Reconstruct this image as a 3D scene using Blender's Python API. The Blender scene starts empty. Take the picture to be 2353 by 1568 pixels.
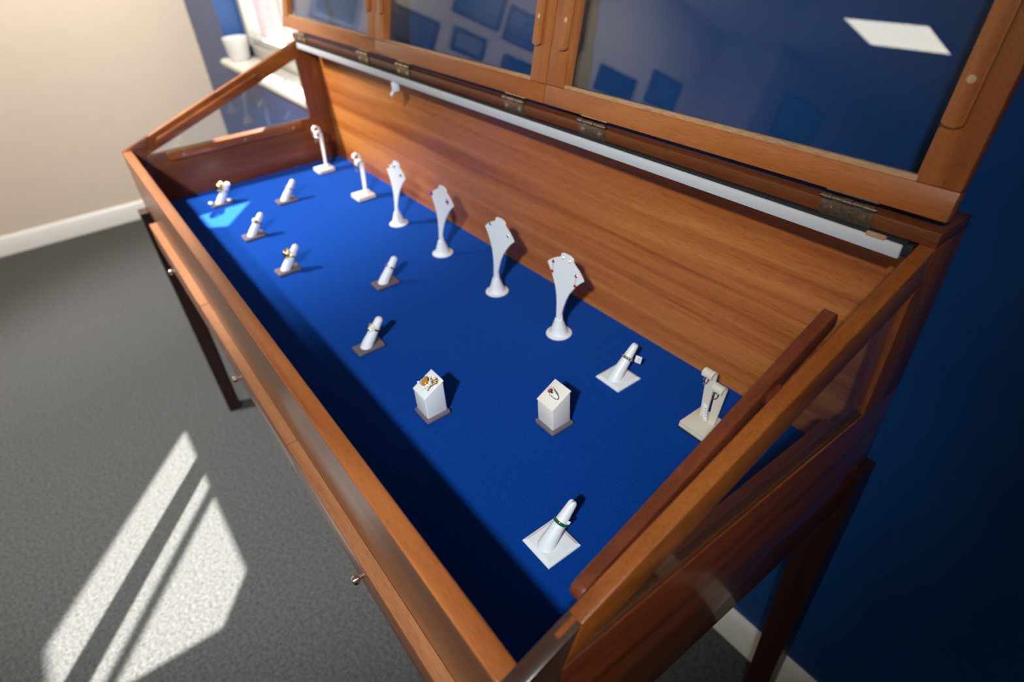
import bpy, bmesh, math, random
from mathutils import Vector, Matrix
random.seed(7)
S = bpy.context.scene
COL = S.collection
H = 0.7535            # height of the felt bed above the carpet; shapes below are given with z = 0 on the felt
R = math.radians

# ------------------------------------------------------------------ camera, light, exposure
cam = bpy.data.cameras.new('camera'); camo = bpy.data.objects.new('camera', cam); COL.objects.link(camo)
rows = ((0.6003, 0.7980, -0.0520), (0.4505, -0.3912, -0.8025), (-0.6608, 0.4584, -0.5943))   # right, down, forward
r0, r1, r2 = [Vector(v).normalized() for v in rows]
r1 = (r1 - r0 * r0.dot(r1)).normalized(); r2 = r0.cross(r1)
m = Matrix.Identity(4)
for i in range(3):
    m[i][0], m[i][1], m[i][2] = r0[i], -r1[i], -r2[i]
m.translation = Vector((0.1785, -0.0997, 0.6445 + H))
camo.matrix_world = m
cam.sensor_width = 36.0; cam.lens = 36.0 * 1379.15 / 2353.0
cam.clip_start = 0.02
cam.dof.use_dof = True; cam.dof.focus_distance = 0.74; cam.dof.aperture_fstop = 3.0
S.camera = camo

w = bpy.data.worlds.new('sky'); S.world = w; w.use_nodes = True
bg = w.node_tree.nodes['Background']; bg.inputs[0].default_value = (0.90, 0.95, 1.0, 1); bg.inputs[1].default_value = 1.4

sd = Vector((0.787, -0.617, 0)); SUN_TAN = 0.64
sun = bpy.data.lights.new('sun', 'SUN'); suno = bpy.data.objects.new('sun', sun); COL.objects.link(suno)
sun.energy = 62.0; sun.color = (1.0, 0.95, 0.86); sun.angle = R(0.6)
suno.rotation_euler = Vector((sd.x, sd.y, -SUN_TAN)).to_track_quat('-Z', 'Y').to_euler()
suno.location = (-6, 5, 5)

S.view_settings.view_transform = 'Standard'; S.view_settings.look = 'None'
S.view_settings.gamma = 1.0; S.view_settings.use_curve_mapping = False
S.view_settings.exposure = 0.0
PANEL_GLOW = 9.0
SPOTS = (  # lamp, aim, watts, colour, cone, blend, label
    ((0.62, -0.95, 1.47), (-1.05, 0.30, 0.0), 190.0, (0.93, 0.98, 1.0), 62, .9, 'white ceiling spotlight above the end of the cabinet nearest the camera'),
    ((-1.95, -0.66, 1.47), (-1.93, -0.16, 0.0), 310.0, (1.0, 0.98, 0.95), 75, .6, 'white ceiling spotlight above the end of the cabinet by the window'),
    ((-2.30, 0.22, 1.55), (-3.78, -0.40, 0.30), 190.0, (1.0, 0.93, 0.82), 114, .6, 'added unseen wall washer spotlight brightening the beige wall by the window'),  # added washer lamp, only there to brighten the beige wall
    ((-2.30, -2.70, 1.52), (-3.778, -2.70, 0.25), 150.0, (1.0, 0.94, 0.86), 128, .9, 'added unseen wall washer spotlight brightening the row of mirrored dark blue pictures'))  # added washer lamp, lifts the walls reflected in the lid glass

# ------------------------------------------------------------------ materials
MATS = {}
def mat(name):
    if name in MATS: return MATS[name], None
    mm = bpy.data.materials.new(name); mm.use_nodes = True; MATS[name] = mm
    return mm, mm.node_tree
def setv(p, **k):
    for a, v in k.items():
        a = a.replace('_', ' ')
        if a in p.inputs: p.inputs[a].default_value = v
def plain(name, col, rough=0.5, metal=0.0, noise=0.0, scale=60, coat=0.0, bump=0.0, spec=0.5):
    mm, nt = mat(name)
    if nt is None: return mm
    p = nt.nodes['Principled BSDF']; setv(p, Roughness=rough, Metallic=metal)
    p.inputs['Coat Weight'].default_value = coat; p.inputs['Specular IOR Level'].default_value = spec
    tc = nt.nodes.new('ShaderNodeTexCoord'); n = nt.nodes.new('ShaderNodeTexNoise')
    n.inputs['Scale'].default_value = scale; n.inputs['Detail'].default_value = 4
    nt.links.new(tc.outputs['Object'], n.inputs['Vector'])
    rp = nt.nodes.new('ShaderNodeValToRGB')
    a = [max(0, c * (1 - noise)) for c in col]; b = [min(1, c * (1 + noise)) for c in col]
    rp.color_ramp.elements[0].color = (*a, 1); rp.color_ramp.elements[1].color = (*b, 1)
    rp.color_ramp.elements[0].position = .3; rp.color_ramp.elements[1].position = .7
    nt.links.new(n.outputs['Fac'], rp.inputs['Fac']); nt.links.new(rp.outputs['Color'], p.inputs['Base Color'])
    if bump:
        bn = nt.nodes.new('ShaderNodeBump'); bn.inputs['Strength'].default_value = bump; bn.inputs['Distance'].default_value = .002
        nt.links.new(n.outputs['Fac'], bn.inputs['Height']); nt.links.new(bn.outputs['Normal'], p.inputs['Normal'])
    return mm
def wood(name, axis, light, mid, dark, stretch=1.6, cross=26.0, rough=0.36, coat=0.25, pore=0.35, coat_rough=.18):
    mm, nt = mat(name)
    if nt is None: return mm
    p = nt.nodes['Principled BSDF']; L = nt.links.new
    tc = nt.nodes.new('ShaderNodeTexCoord')
    mp = nt.nodes.new('ShaderNodeMapping'); sc = [cross] * 3; sc['xyz'.index(axis)] = stretch
    mp.inputs['Scale'].default_value = sc; L(tc.outputs['Object'], mp.inputs['Vector'])
    n = nt.nodes.new('ShaderNodeTexNoise'); n.inputs['Scale'].default_value = 1.0; n.inputs['Detail'].default_value = 5
    n.inputs['Roughness'].default_value = .55; n.inputs['Distortion'].default_value = .7; L(mp.outputs[0], n.inputs['Vector'])
    rp = nt.nodes.new('ShaderNodeValToRGB'); e = rp.color_ramp.elements
    e[0].position = .28; e[0].color = (*dark, 1); e[1].position = .72; e[1].color = (*light, 1)
    q = e.new(.48); q.color = (*mid, 1)
    L(n.outputs['Fac'], rp.inputs['Fac'])
    mp2 = nt.nodes.new('ShaderNodeMapping'); sc2 = [900.0] * 3; sc2['xyz'.index(axis)] = 60.0
    mp2.inputs['Scale'].default_value = sc2; L(tc.outputs['Object'], mp2.inputs['Vector'])
    n2 = nt.nodes.new('ShaderNodeTexNoise'); n2.inputs['Scale'].default_value = 1.0; n2.inputs['Detail'].default_value = 2; L(mp2.outputs[0], n2.inputs['Vector'])
    r2_ = nt.nodes.new('ShaderNodeValToRGB'); r2_.color_ramp.elements[0].position = .34; r2_.color_ramp.elements[0].color = (1 - pore, 1 - pore, 1 - pore, 1)
    r2_.color_ramp.elements[1].position = .5; r2_.color_ramp.elements[1].color = (1, 1, 1, 1)
    L(n2.outputs['Fac'], r2_.inputs['Fac'])
    mx = nt.nodes.new('ShaderNodeMix'); mx.data_type = 'RGBA'; mx.blend_type = 'MULTIPLY'; mx.inputs[0].default_value = 1.0
    L(rp.outputs['Color'], mx.inputs[6]); L(r2_.outputs['Color'], mx.inputs[7]); L(mx.outputs[2], p.inputs['Base Color'])
    setv(p, Roughness=rough); p.inputs['Coat Weight'].default_value = coat; p.inputs['Coat Roughness'].default_value = coat_rough
    bn = nt.nodes.new('ShaderNodeBump'); bn.inputs['Strength'].default_value = .12; bn.inputs['Distance'].default_value = .0006
    L(n2.outputs['Fac'], bn.inputs['Height']); L(bn.outputs['Normal'], p.inputs['Normal'])
    return mm
def glass(name, tint=(.96, .98, .97), f0=.042):
    mm, nt = mat(name)
    if nt is None: return mm
    L = nt.links.new; out = nt.nodes['Material Output']; nt.nodes.remove(nt.nodes['Principled BSDF'])
    lw = nt.nodes.new('ShaderNodeLayerWeight'); lw.inputs[0].default_value = .5
    po = nt.nodes.new('ShaderNodeMath'); po.operation = 'POWER'; po.inputs[1].default_value = 5.0; L(lw.outputs['Facing'], po.inputs[0])
    ma = nt.nodes.new('ShaderNodeMath'); ma.operation = 'MULTIPLY_ADD'; ma.inputs[1].default_value = 1 - f0; ma.inputs[2].default_value = f0; L(po.outputs[0], ma.inputs[0])
    tr = nt.nodes.new('ShaderNodeBsdfTransparent'); tr.inputs[0].default_value = (*tint, 1)
    gl = nt.nodes.new('ShaderNodeBsdfGlossy'); gl.inputs['Roughness'].default_value = .004; gl.inputs[0].default_value = (1, 1, 1, 1)
    ms = nt.nodes.new('ShaderNodeMixShader'); L(ma.outputs[0], ms.inputs[0]); L(tr.outputs[0], ms.inputs[1]); L(gl.outputs[0], ms.inputs[2])
    L(ms.outputs[0], out.inputs['Surface'])
    return mm
def glow(name, col, strength):
    mm, nt = mat(name)
    if nt is None: return mm
    p = nt.nodes['Principled BSDF']; p.inputs['Base Color'].default_value = (*col, 1)
    p.inputs['Emission Color'].default_value = (*col, 1); p.inputs['Emission Strength'].default_value = strength
    return mm

LT, MD, DK = (.50, .175, .045), (.36, .105, .024), (.17, .040, .010)
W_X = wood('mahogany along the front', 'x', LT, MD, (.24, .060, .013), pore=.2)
W_LID_X = wood('lid mahogany lengthwise', 'x', (.47, .155, .038), (.36, .105, .022), (.25, .064, .012), cross=14, pore=.22)
W_LID_Z = wood('lid mahogany upright', 'z', (.47, .165, .042), (.36, .108, .024), (.25, .064, .012), cross=14, pore=.22)
W_Y = wood('mahogany front to back', 'y', (.235, .052, .011), (.15, .031, .007), (.065, .013, .004), cross=30, coat=1.0, coat_rough=.09)
W_Y.node_tree.nodes['Principled BSDF'].inputs['Coat IOR'].default_value = 1.65
W_YL = wood('far end panel mahogany', 'y', (.26, .070, .017), (.17, .042, .010), (.08, .018, .005), cross=30, coat=.25, coat_rough=.3)
W_RAIL = wood('sloping rail mahogany', 'y', (.40, .125, .018), (.29, .075, .011), (.14, .034, .006), cross=24, coat=.35)
W_Z = wood('mahogany upright', 'z', (.30, .08, .022), (.2, .05, .014), (.10, .025, .008), cross=30)
W_SHADE_BEAD = wood('bead wood darkened as rail shade', 'y', (.10, .036, .012), (.07, .024, .008), (.04, .013, .005))  # dark tone carries the shade under the sloping rail
W_DARK = wood('dark end grain mahogany', 'x', (.085, .038, .026), (.055, .024, .016), (.035, .015, .010), coat=.4)
W_LEG = wood('dark stained leg mahogany', 'z', (.036, .011, .006), (.025, .008, .0045), (.015, .005, .003), coat=.1)
W_BACK = wood('golden mahogany back panel', 'x', (.60, .225, .050), (.46, .142, .026), (.28, .068, .010), stretch=1.1, cross=36, rough=.42, coat=.15, pore=.25)
W_PALE = wood('pale raw rebate wood', 'x', (.55, .33, .17), (.44, .25, .12), (.33, .17, .08), coat=0, rough=.6)
W_RED = wood('red brown stop strip', 'y', (.22, .05, .017), (.16, .036, .012), (.10, .022, .008), coat=.5)
W_LEDGE = wood('pale drawer edge mahogany', 'x', (.47, .205, .085), (.38, .150, .058), (.27, .095, .034), pore=.25, rough=.45, coat=.1)
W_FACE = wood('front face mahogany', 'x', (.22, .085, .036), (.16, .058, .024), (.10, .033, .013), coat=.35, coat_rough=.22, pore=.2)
W_DRAWER = wood('drawer front mahogany', 'x', (.30, .115, .05), (.22, .08, .034), (.14, .045, .018), coat=.4)
GLASS = glass('clear pane glass'); GLASSW = glass('window pane glass', (.97, .98, 1.0))
BRASS = plain('aged brass', (.26, .20, .13), .38, .85, .3, 300)
BRASS_MID = plain('worn brass', (.50, .41, .27), .3, 1.0, .25, 300)
BRASS_PALE = plain('bright brass', (.75, .62, .36), .3, 1.0, .1, 300)
STEEL = plain('polished nickel', (.78, .75, .70), .18, 1.0, .05, 100)
WHITE_AL = plain('white powder coated aluminium', (.56, .57, .58), .4, 0, .02, 80)
BLACK = plain('matt black plastic', (.015, .015, .017), .5)
PORC = plain('white display plastic', (.83, .86, .88), .38, 0, .015, 90)
CREAM = plain('cream leatherette', (.74, .68, .56), .5, 0, .03, 400, bump=.05)
CREAM_W = plain('ivory leatherette', (.84, .80, .73), .5, 0, .03, 400, bump=.05)
TAUPE = plain('mauve grey leatherette', (.155, .122, .138), .55, 0, .06, 500, bump=.1)
TAG = plain('white tag card', (.86, .87, .88), .5, 0, .01, 50)
INK = plain('grey printed ink', (.30, .32, .38), .6)
GOLD = plain('yellow gold', (.83, .56, .22), .18, 1.0, .08, 800)
GOLD_R = plain('rose gold', (.78, .48, .32), .2, 1.0, .08, 800)
SILVER = plain('bright silver', (.84, .83, .80), .15, 1.0, .08, 800)
DIAM = plain('white brilliant stones', (.88, .92, .95), .05, 0.0, .12, 900, coat=1.0)
def gemmat(n, c): return plain(n, c, .06, 0, .35, 700, coat=1.0)
RUBY = gemmat('red stone', (.38, .012, .03)); EMER = gemmat('green stone', (.0, .16, .075)); AMETH = gemmat('purple stone', (.20, .03, .42))
PINK = gemmat('pink stone', (.75, .08, .22)); CITR = gemmat('amber stone', (.55, .23, .03)); BLUEG = gemmat('blue stone', (.12, .17, .55)); GREYG = gemmat('smoky stone', (.10, .10, .08))
ENAMEL = plain('green enamel', (.0, .13, .075), .12, 0, .1, 300, coat=1)
PAINT_W = plain('white gloss paint', (.83, .82, .79), .35, 0, .015, 20)
PAINT_S = plain('cream window paint', (.58, .56, .51), .35, 0, .015, 20)
BEIGE = plain('warm beige wall paint', (.70, .60, .495), .75, 0, .012, 14, bump=.02)
BLUEWALL = plain('navy wall paint', (.006, .058, .220), .36, 0, .05, 10, bump=.02)
CEILP = plain('white ceiling paint', (.78, .77, .74), .85, 0, .01, 14)
POT = plain('white glazed ceramic', (.66, .65, .63), .3, 0, .02, 30)
WAX = plain('bluish white wax', (.60, .66, .72), .35, 0, .02, 60)
BLIND = plain('white blind fabric', (.80, .79, .76), .8, 0, .03, 300)

def felt_mat():
    mm, nt = mat('royal blue felt'); L = nt.links.new; p = nt.nodes['Principled BSDF']
    tc = nt.nodes.new('ShaderNodeTexCoord')
    n = nt.nodes.new('ShaderNodeTexNoise'); n.inputs['Scale'].default_value = 420; n.inputs['Detail'].default_value = 3; L(tc.outputs['Object'], n.inputs['Vector'])
    rp = nt.nodes.new('ShaderNodeValToRGB'); rp.color_ramp.elements[0].position = .3; rp.color_ramp.elements[0].color = (.0013, .031, .200, 1)
    rp.color_ramp.elements[1].position = .7; rp.color_ramp.elements[1].color = (.0030, .049, .285, 1); L(n.outputs['Fac'], rp.inputs['Fac'])
    v = nt.nodes.new('ShaderNodeTexVoronoi'); v.inputs['Scale'].default_value = 34; L(tc.outputs['Object'], v.inputs['Vector'])
    lt = nt.nodes.new('ShaderNodeMath'); lt.operation = 'LESS_THAN'; lt.inputs[1].default_value = .021; L(v.outputs['Distance'], lt.inputs[0])
    sp = nt.nodes.new('ShaderNodeSeparateColor'); L(v.outputs['Color'], sp.inputs[0])
    gt = nt.nodes.new('ShaderNodeMath'); gt.operation = 'GREATER_THAN'; gt.inputs[1].default_value = .62; L(sp.outputs[0], gt.inputs[0])
    mu = nt.nodes.new('ShaderNodeMath'); mu.operation = 'MULTIPLY'; L(lt.outputs[0], mu.inputs[0]); L(gt.outputs[0], mu.inputs[1])
    m2 = nt.nodes.new('ShaderNodeMath'); m2.operation = 'MULTIPLY'; m2.inputs[1].default_value = .45; L(mu.outputs[0], m2.inputs[0])
    mx = nt.nodes.new('ShaderNodeMix'); mx.data_type = 'RGBA'; mx.inputs[7].default_value = (.7, .72, .78, 1)
    L(m2.outputs[0], mx.inputs[0]); L(rp.outputs['Color'], mx.inputs[6]); L(mx.outputs[2], p.inputs['Base Color'])
    setv(p, Roughness=.95); p.inputs['Specular IOR Level'].default_value = .0
    p.inputs['Sheen Weight'].default_value = 1.0; p.inputs['Sheen Roughness'].default_value = .5; p.inputs['Sheen Tint'].default_value = (.06, .21, 1.0, 1)
    bn = nt.nodes.new('ShaderNodeBump'); bn.inputs['Strength'].default_value = .2; bn.inputs['Distance'].default_value = .001
    L(n.outputs['Fac'], bn.inputs['Height']); L(bn.outputs['Normal'], p.inputs['Normal'])
    return mm
def carpet_mat():
    mm, nt = mat('charcoal loop carpet'); L = nt.links.new; p = nt.nodes['Principled BSDF']
    tc = nt.nodes.new('ShaderNodeTexCoord')
    n = nt.nodes.new('ShaderNodeTexNoise'); n.inputs['Scale'].default_value = 115; n.inputs['Detail'].default_value = 6; n.inputs['Roughness'].default_value = .8; L(tc.outputs['Object'], n.inputs['Vector'])
    rp = nt.nodes.new('ShaderNodeValToRGB'); e = rp.color_ramp.elements
    e[0].position = .33; e[0].color = (.032, .034, .035, 1); e[1].position = .68; e[1].color = (.124, .124, .119, 1); L(n.outputs['Fac'], rp.inputs['Fac'])
    L(rp.outputs['Color'], p.inputs['Base Color']); setv(p, Roughness=.95); p.inputs['Specular IOR Level'].default_value = .1
    bn = nt.nodes.new('ShaderNodeBump'); bn.inputs['Strength'].default_value = .4; bn.inputs['Distance'].default_value = .004
    L(n.outputs['Fac'], bn.inputs['Height']); L(bn.outputs['Normal'], p.inputs['Normal'])
    return mm
FELT = felt_mat(); CARPET = carpet_mat()

# ------------------------------------------------------------------ mesh helpers
ORIG = {}
class MB:
    def __init__(s): s.bm = bmesh.new()
    def _bev(s, faces, b, seg):
        if b > 0:
            es = list({e for f in faces for e in f.edges})
            bmesh.ops.bevel(s.bm, geom=es, offset=b, segments=seg, profile=.5, affect='EDGES', clamp_overlap=True)
    def hexa(s, p, bev=0, seg=2):
        v = [s.bm.verts.new(q) for q in p]
        fs = [s.bm.faces.new([v[i] for i in f]) for f in ((3, 2, 1, 0), (4, 5, 6, 7), (0, 1, 5, 4), (1, 2, 6, 5), (2, 3, 7, 6), (3, 0, 4, 7))]
        s._bev(fs, bev, seg); return s
    def box(s, x0, x1, y0, y1, z0, z1, bev=0, seg=2):
        return s.hexa([(x0, y0, z0), (x1, y0, z0), (x1, y1, z0), (x0, y1, z0), (x0, y0, z1), (x1, y0, z1), (x1, y1, z1), (x0, y1, z1)], bev, seg)
    def prism(s, poly, a, b, fn, bev=0, seg=2):
        # poly: 2-D outline, fn(u, v, w) -> 3-D point, extruded from w=a to w=b
        lo = [s.bm.verts.new(fn(u, v, a)) for u, v in poly]; hi = [s.bm.verts.new(fn(u, v, b)) for u, v in poly]
        n = len(poly); fs = [s.bm.faces.new(lo[::-1]), s.bm.faces.new(hi)]
        for i in range(n): fs.append(s.bm.faces.new([lo[i], lo[(i + 1) % n], hi[(i + 1) % n], hi[i]]))
        s._bev(fs, bev, seg); return s
    def loft(s, rings, cap=True, close=False):
        vs = [[s.bm.verts.new(p) for p in r] for r in rings]; n = len(vs[0]); k = len(vs)
        for i in range(k if close else k - 1):
            a, b = vs[i], vs[(i + 1) % k]
            for j in range(n): s.bm.faces.new([a[j], a[(j + 1) % n], b[(j + 1) % n], b[j]])
        if cap and not close:
            s.bm.faces.new(vs[0][::-1]); s.bm.faces.new(vs[-1])
        return s
    def lathe(s, prof, c, n=32, M=None):
        M = M or Matrix.Identity(3); c = Vector(c)
        return s.loft([[c + M @ Vector((r * math.cos(2 * math.pi * j / n), r * math.sin(2 * math.pi * j / n), z)) for j in range(n)] for r, z in prof])
    def tube(s, pts, r, n=10, close=False):
        pts = [Vector(p) for p in pts]; rings = []; k = len(pts); ref = None
        for i, p in enumerate(pts):
            if close: t = pts[(i + 1) % k] - pts[i - 1]
            else: t = pts[min(i + 1, k - 1)] - pts[max(i - 1, 0)]
            t.normalize()
            if ref is None: ref = t.orthogonal().normalized()
            ref = (ref - t * ref.dot(t)).normalized(); b = t.cross(ref)
            rr = r[i] if isinstance(r, (list, tuple)) else r
            rings.append([p + (ref * math.cos(2 * math.pi * j / n) + b * math.sin(2 * math.pi * j / n)) * rr for j in range(n)])
        return s.loft(rings, True, close)
    def ball(s, c, r, n=12, k=8, sc=(1, 1, 1), M=None):
        M = M or Matrix.Identity(3); c = Vector(c); rings = []
        for i in range(1, k):
            th = math.pi * i / k
            rings.append([c + M @ Vector((r * sc[0] * math.sin(th) * math.cos(2 * math.pi * j / n), r * sc[1] * math.sin(th) * math.sin(2 * math.pi * j / n), -r * sc[2] * math.cos(th))) for j in range(n)])
        return s.loft(rings)
    def gem(s, c, nrm, r, h=None, n=8, el=1.0):
        # faceted stone: table, crown, pavilion along nrm
        nrm = Vector(nrm).normalized(); a = nrm.orthogonal().normalized(); b = nrm.cross(a); c = Vector(c); h = h or r * .8
        def ring(rr, z): return [c + nrm * z + (a * math.cos(2 * math.pi * j / n) + b * math.sin(2 * math.pi * j / n) * el) * rr for j in range(n)]
        return s.loft([ring(r * .5, -h * .5), ring(r, 0), ring(r * .92, h * .25), ring(r * .55, h * .6)])
    def build(s, name, material, parent=None, origin=None, smooth=35):
        me = bpy.data.meshes.new(name); o = bpy.data.objects.new(name, me); COL.objects.link(o)
        org = ORIG[parent.name] if parent else Vector(origin or (0, 0, -H))
        bmesh.ops.recalc_face_normals(s.bm, faces=s.bm.faces[:])
        for v in s.bm.verts: v.co -= org
        s.bm.to_mesh(me); s.bm.free(); me.materials.append(material)
        if smooth:
            for p in me.polygons: p.use_smooth = p.area < 4e-4
            me.set_sharp_from_angle(angle=R(smooth))
        if parent: o.parent = parent
        else: o.location = org + Vector((0, 0, H))
        ORIG[o.name] = org
        return o
def tag(o, label, cat=None, group=None):
    o['label'] = label
    if cat: o['category'] = cat
    if group: o['group'] = group
    return o
def thing(name, loc, label, cat, group=None):
    o = bpy.data.objects.new(name, None); COL.objects.link(o); o.empty_display_size = .02
    o.location = Vector(loc) + Vector((0, 0, H)); ORIG[o.name] = Vector(loc)
    return tag(o, label, cat, group)
def struct(o): o['kind'] = 'structure'; return o
def frame_of(d):
    d = Vector(d).normalized(); a = d.orthogonal().normalized() if abs(d.x) > .9 else (Vector((1, 0, 0)) - d * d.x).normalized()
    return a, d.cross(a), d

# ------------------------------------------------------------------ the room
YW, XL, XR, YF, ZF, ZC = .674, -3.778, 2.9, -7.6, -H, 1.66
WX0, WX1, WZ0, WZ1, WY1 = -3.15, -2.10, .091, 1.05, .965       # window opening
struct(MB().box(XL - .2, XR + .2, YF - .2, YW + .3, ZF - .1, ZF).build('floor', CARPET, smooth=0))
struct(MB().box(XL - .2, XR + .2, YF - .2, YW + .3, ZC, ZC + .1).build('ceiling', CEILP, smooth=0))
b = MB()
b.box(XL - .2, WX0, YW, WY1, ZF, ZC).box(WX1, XR + .2, YW, WY1, ZF, ZC).box(WX0, WX1, YW, WY1, ZF, WZ0 - .036).box(WX0, WX1, YW, WY1, WZ1, ZC)
struct(b.build('wall_back', BLUEWALL, smooth=0))
b = MB().box(XL - .2, XL, YF - .2, YW, ZF, ZC).box(XL, -3.1, YF - .2, -4.15, ZF, ZC)
struct(b.build('wall_left', BEIGE, smooth=0))
struct(MB().box(XR, XR + .2, YF - .2, YW, ZF, ZC).build('wall_right', BEIGE, smooth=0))
struct(MB().box(-3.1, XR, YF - .2, YF, ZF, ZC).build('wall_front', BEIGE, smooth=0))
def skirting(name, pts):
    (x0, y0), (x1, y1), n = pts        # run and inward normal
    prof = [(0, 0), (.016, 0), (.016, .072), (.013, .080), (.011, .088), (.006, .096), (.0, .100)]
    d = Vector((x1 - x0, y1 - y0, 0)); L = d.length; d.normalize(); n = Vector((*n, 0))
    fn = lambda u, v, w: Vector((x0, y0, ZF)) + n * u + Vector((0, 0, v)) + d * w
    return struct(MB().prism(prof, 0, L, fn).build(name, PAINT_W, smooth=30))
skirting('baseboard_back', ((XL, YW), (XR, YW), (0, -1)))
skirting('baseboard_left', ((XL, YW), (XL, -4.15), (1, 0)))
skirting('baseboard_right', ((XR, YW), (XR, YF), (-1, 0)))
b = MB().box(WX0, WX0 + .006, .832, WY1, WZ0 - .036, WZ1).box(WX1 - .006, WX1, .832, WY1, WZ0 - .036, WZ1).box(WX0 + .006, WX1 - .006, .832, WY1 + .04, WZ0 - .036, WZ0 + .02)
struct(b.build('trim_2', plain('pale pinkish render', (.62, .50, .46), .8, 0, .08, 30), smooth=0))
# window: sill, frame with two lights, panes
prof = [(.77, .055), (.652, .055), (.640, .058), (.634, .066), (.632, .074), (.634, .083), (.640, .089), (.650, .091), (.77, .091)]
b = MB().prism(prof, -3.185, WX1 + .05, lambda u, v, w: Vector((w, u, v)))
sill = struct(b.build('trim_1', PAINT_S, smooth=50)); tag(sill, 'white bullnosed window sill with a pot standing on it')
win = struct(thing('window_1', (WX0, .80, WZ0), 'white framed window with bright daylight behind the cabinet', None))
b = MB()
fy0, fy1 = .772, .832
b.box(WX0, WX0 + .055, fy0, fy1, WZ0, WZ1, .003).box(WX1 - .055, WX1, fy0, fy1, WZ0, WZ1, .003).box(WX0, WX1, fy0, fy1, WZ0, WZ0 + .05, .003).box(WX0, WX1, fy0, fy1, WZ1 - .05, WZ1, .003)
b.build('window_frame', PAINT_S, win)
a, c = WX0 + .055, WX1 - .055
q = MB().box(a, c, .780, .824, WZ0 + .05, WZ0 + .088, .003)
sash = q.build('sash_rail', PAINT_S, win)
MB().box(a, c, .800, .804, WZ0 + .08, WZ1 - .05).build('glass_pane', GLASSW, win, smooth=0)
MB().box(-2.610, -2.594, .786, .818, WZ0 + .08, WZ1 - .05, .003).build('glazing_bar', PAINT_S, win)
bl = thing('roller_blind', (-2.625, .755, .683), 'white roller blind pulled half down behind the opened lids', 'blind')
MB().box(WX0 + .01, WX1 - .01, .754, .7555, .683, 1.02).build('blind_fabric', BLIND, bl, smooth=0)
MB().tube([(WX0 + .01, .7548, .683), (WX1 - .01, .7548, .683)], .006).build('bottom_bar', BLIND, bl)
MB().tube([(WX0 + .005, .750, 1.025), (WX1 - .005, .750, 1.025)], .02, 16).build('roller_tube', PAINT_W, bl)

pot = thing('candle_pot', (-3.072, .700, .091), 'round white ceramic pot standing on the window sill', 'pot')
c = (-3.072, .700, .091); k = .98
b = MB(); prof = [(.0, 0), (.040, 0), (.046, .004), (.050, .03), (.054, .07), (.057, .098), (.0565, .1005), (.053, .0995), (.051, .086), (.0, .086)]
b.lathe([(max(r, .0005) * k, z * k) for r, z in prof], c, 40); b.build('pot_body', POT, pot)
MB().lathe([(.0005, .085 * k), (.050 * k, .085 * k), (.050 * k, .0905 * k), (.03, .0915 * k), (.0005, .0908 * k)], c, 32).build('wax', WAX, pot)

# ceiling fittings
for i, (px, py, lab) in enumerate(((-1.93, -3.55, 'square ceiling light panel mirrored in the nearest lid glass'), (.55, -3.6, 'added unseen square light panel giving ambient light over the shop floor'),  # second panel is added, unseen, for general fill light
                                   (-.75, -5.3, 'added unseen square light panel brightening the turquoise picture at the far end'))):  # added panel, kept out of the reflections, lights the turquoise picture
    t = thing('ceiling_light_panel', (px, py, ZC), lab, 'light', 'ceiling light panels')
    s_ = .28
    b = MB()
    b.box(px - s_ - .02, px + s_ + .02, py - s_ - .02, py - s_, ZC - .012, ZC).box(px - s_ - .02, px + s_ + .02, py + s_, py + s_ + .02, ZC - .012, ZC)
    b.box(px - s_ - .02, px - s_, py - s_, py + s_, ZC - .012, ZC).box(px + s_, px + s_ + .02, py - s_, py + s_, ZC - .012, ZC)
    b.build('panel_frame', PAINT_W, t, smooth=0)
    MB().box(px - s_, px + s_, py - s_, py + s_, ZC - .008, ZC).build('diffuser', glow('lit panel diffuser', (1, .93, .80), PANEL_GLOW), t, smooth=0)
for i, (loc, aim, en, colr, cone, blend, lab) in enumerate(SPOTS):
    P, A = Vector(loc), Vector(aim); d = (A - P).normalized(); a_, b_, _ = frame_of(d); M3 = Matrix((a_, b_, d)).transposed()
    t = thing('ceiling_spotlight', (P.x, P.y, ZC), lab, 'spotlight', 'ceiling spotlights')
    MB().lathe([(.05, -.02), (.05, 0), (.0005, 0)], (P.x, P.y, ZC), 24).build('ceiling_rose', PAINT_W, t)
    MB().tube([(P.x, P.y, ZC - .015), P - d * .07], .008).build('stem', PAINT_W, t)
    MB().lathe([(.025, -.11), (.055, -.085), (.060, .0), (.056, .0), (.052, -.03), (.0005, -.03)], P, 28, M3).build('lamp_head', PAINT_W, t)
    lt = bpy.data.lights.new('spot_beam', 'SPOT'); lo = bpy.data.objects.new('spot_beam', lt); COL.objects.link(lo)
    lt.energy = en; lt.color = colr; lt.spot_size = R(cone); lt.spot_blend = blend; lt.shadow_soft_size = .05
    lo.location = P + d * .01 + Vector((0, 0, H)); lo.rotation_euler = d.to_track_quat('-Z', 'Y').to_euler()

# framed pictures on the wall opposite the window end, seen in the lid glass
def art_mat(name, cols, scale):
    mm, nt = mat(name)
    if nt is None: return mm
    L = nt.links.new; p = nt.nodes['Principled BSDF']; tc = nt.nodes.new('ShaderNodeTexCoord')
    n = nt.nodes.new('ShaderNodeTexNoise'); n.inputs['Scale'].default_value = scale; n.inputs['Distortion'].default_value = 1.5; L(tc.outputs['Object'], n.inputs['Vector'])
    rp = nt.nodes.new('ShaderNodeValToRGB'); e = rp.color_ramp.elements
    e[0].position, e[0].color = .3, (*cols[0], 1); e[1].position, e[1].color = .7, (*cols[-1], 1)
    for i_, c_ in enumerate(cols[1:-1]): q = e.new(.3 + .4 * (i_ + 1) / (len(cols) - 1)); q.color = (*c_, 1)
    L(n.outputs['Fac'], rp.inputs['Fac']); L(rp.outputs['Color'], p.inputs['Base Color']); setv(p, Roughness=.35)
    return mm
PF = plain('dark picture frame', (.03, .035, .05), .4, 0, .05, 50)
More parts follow.
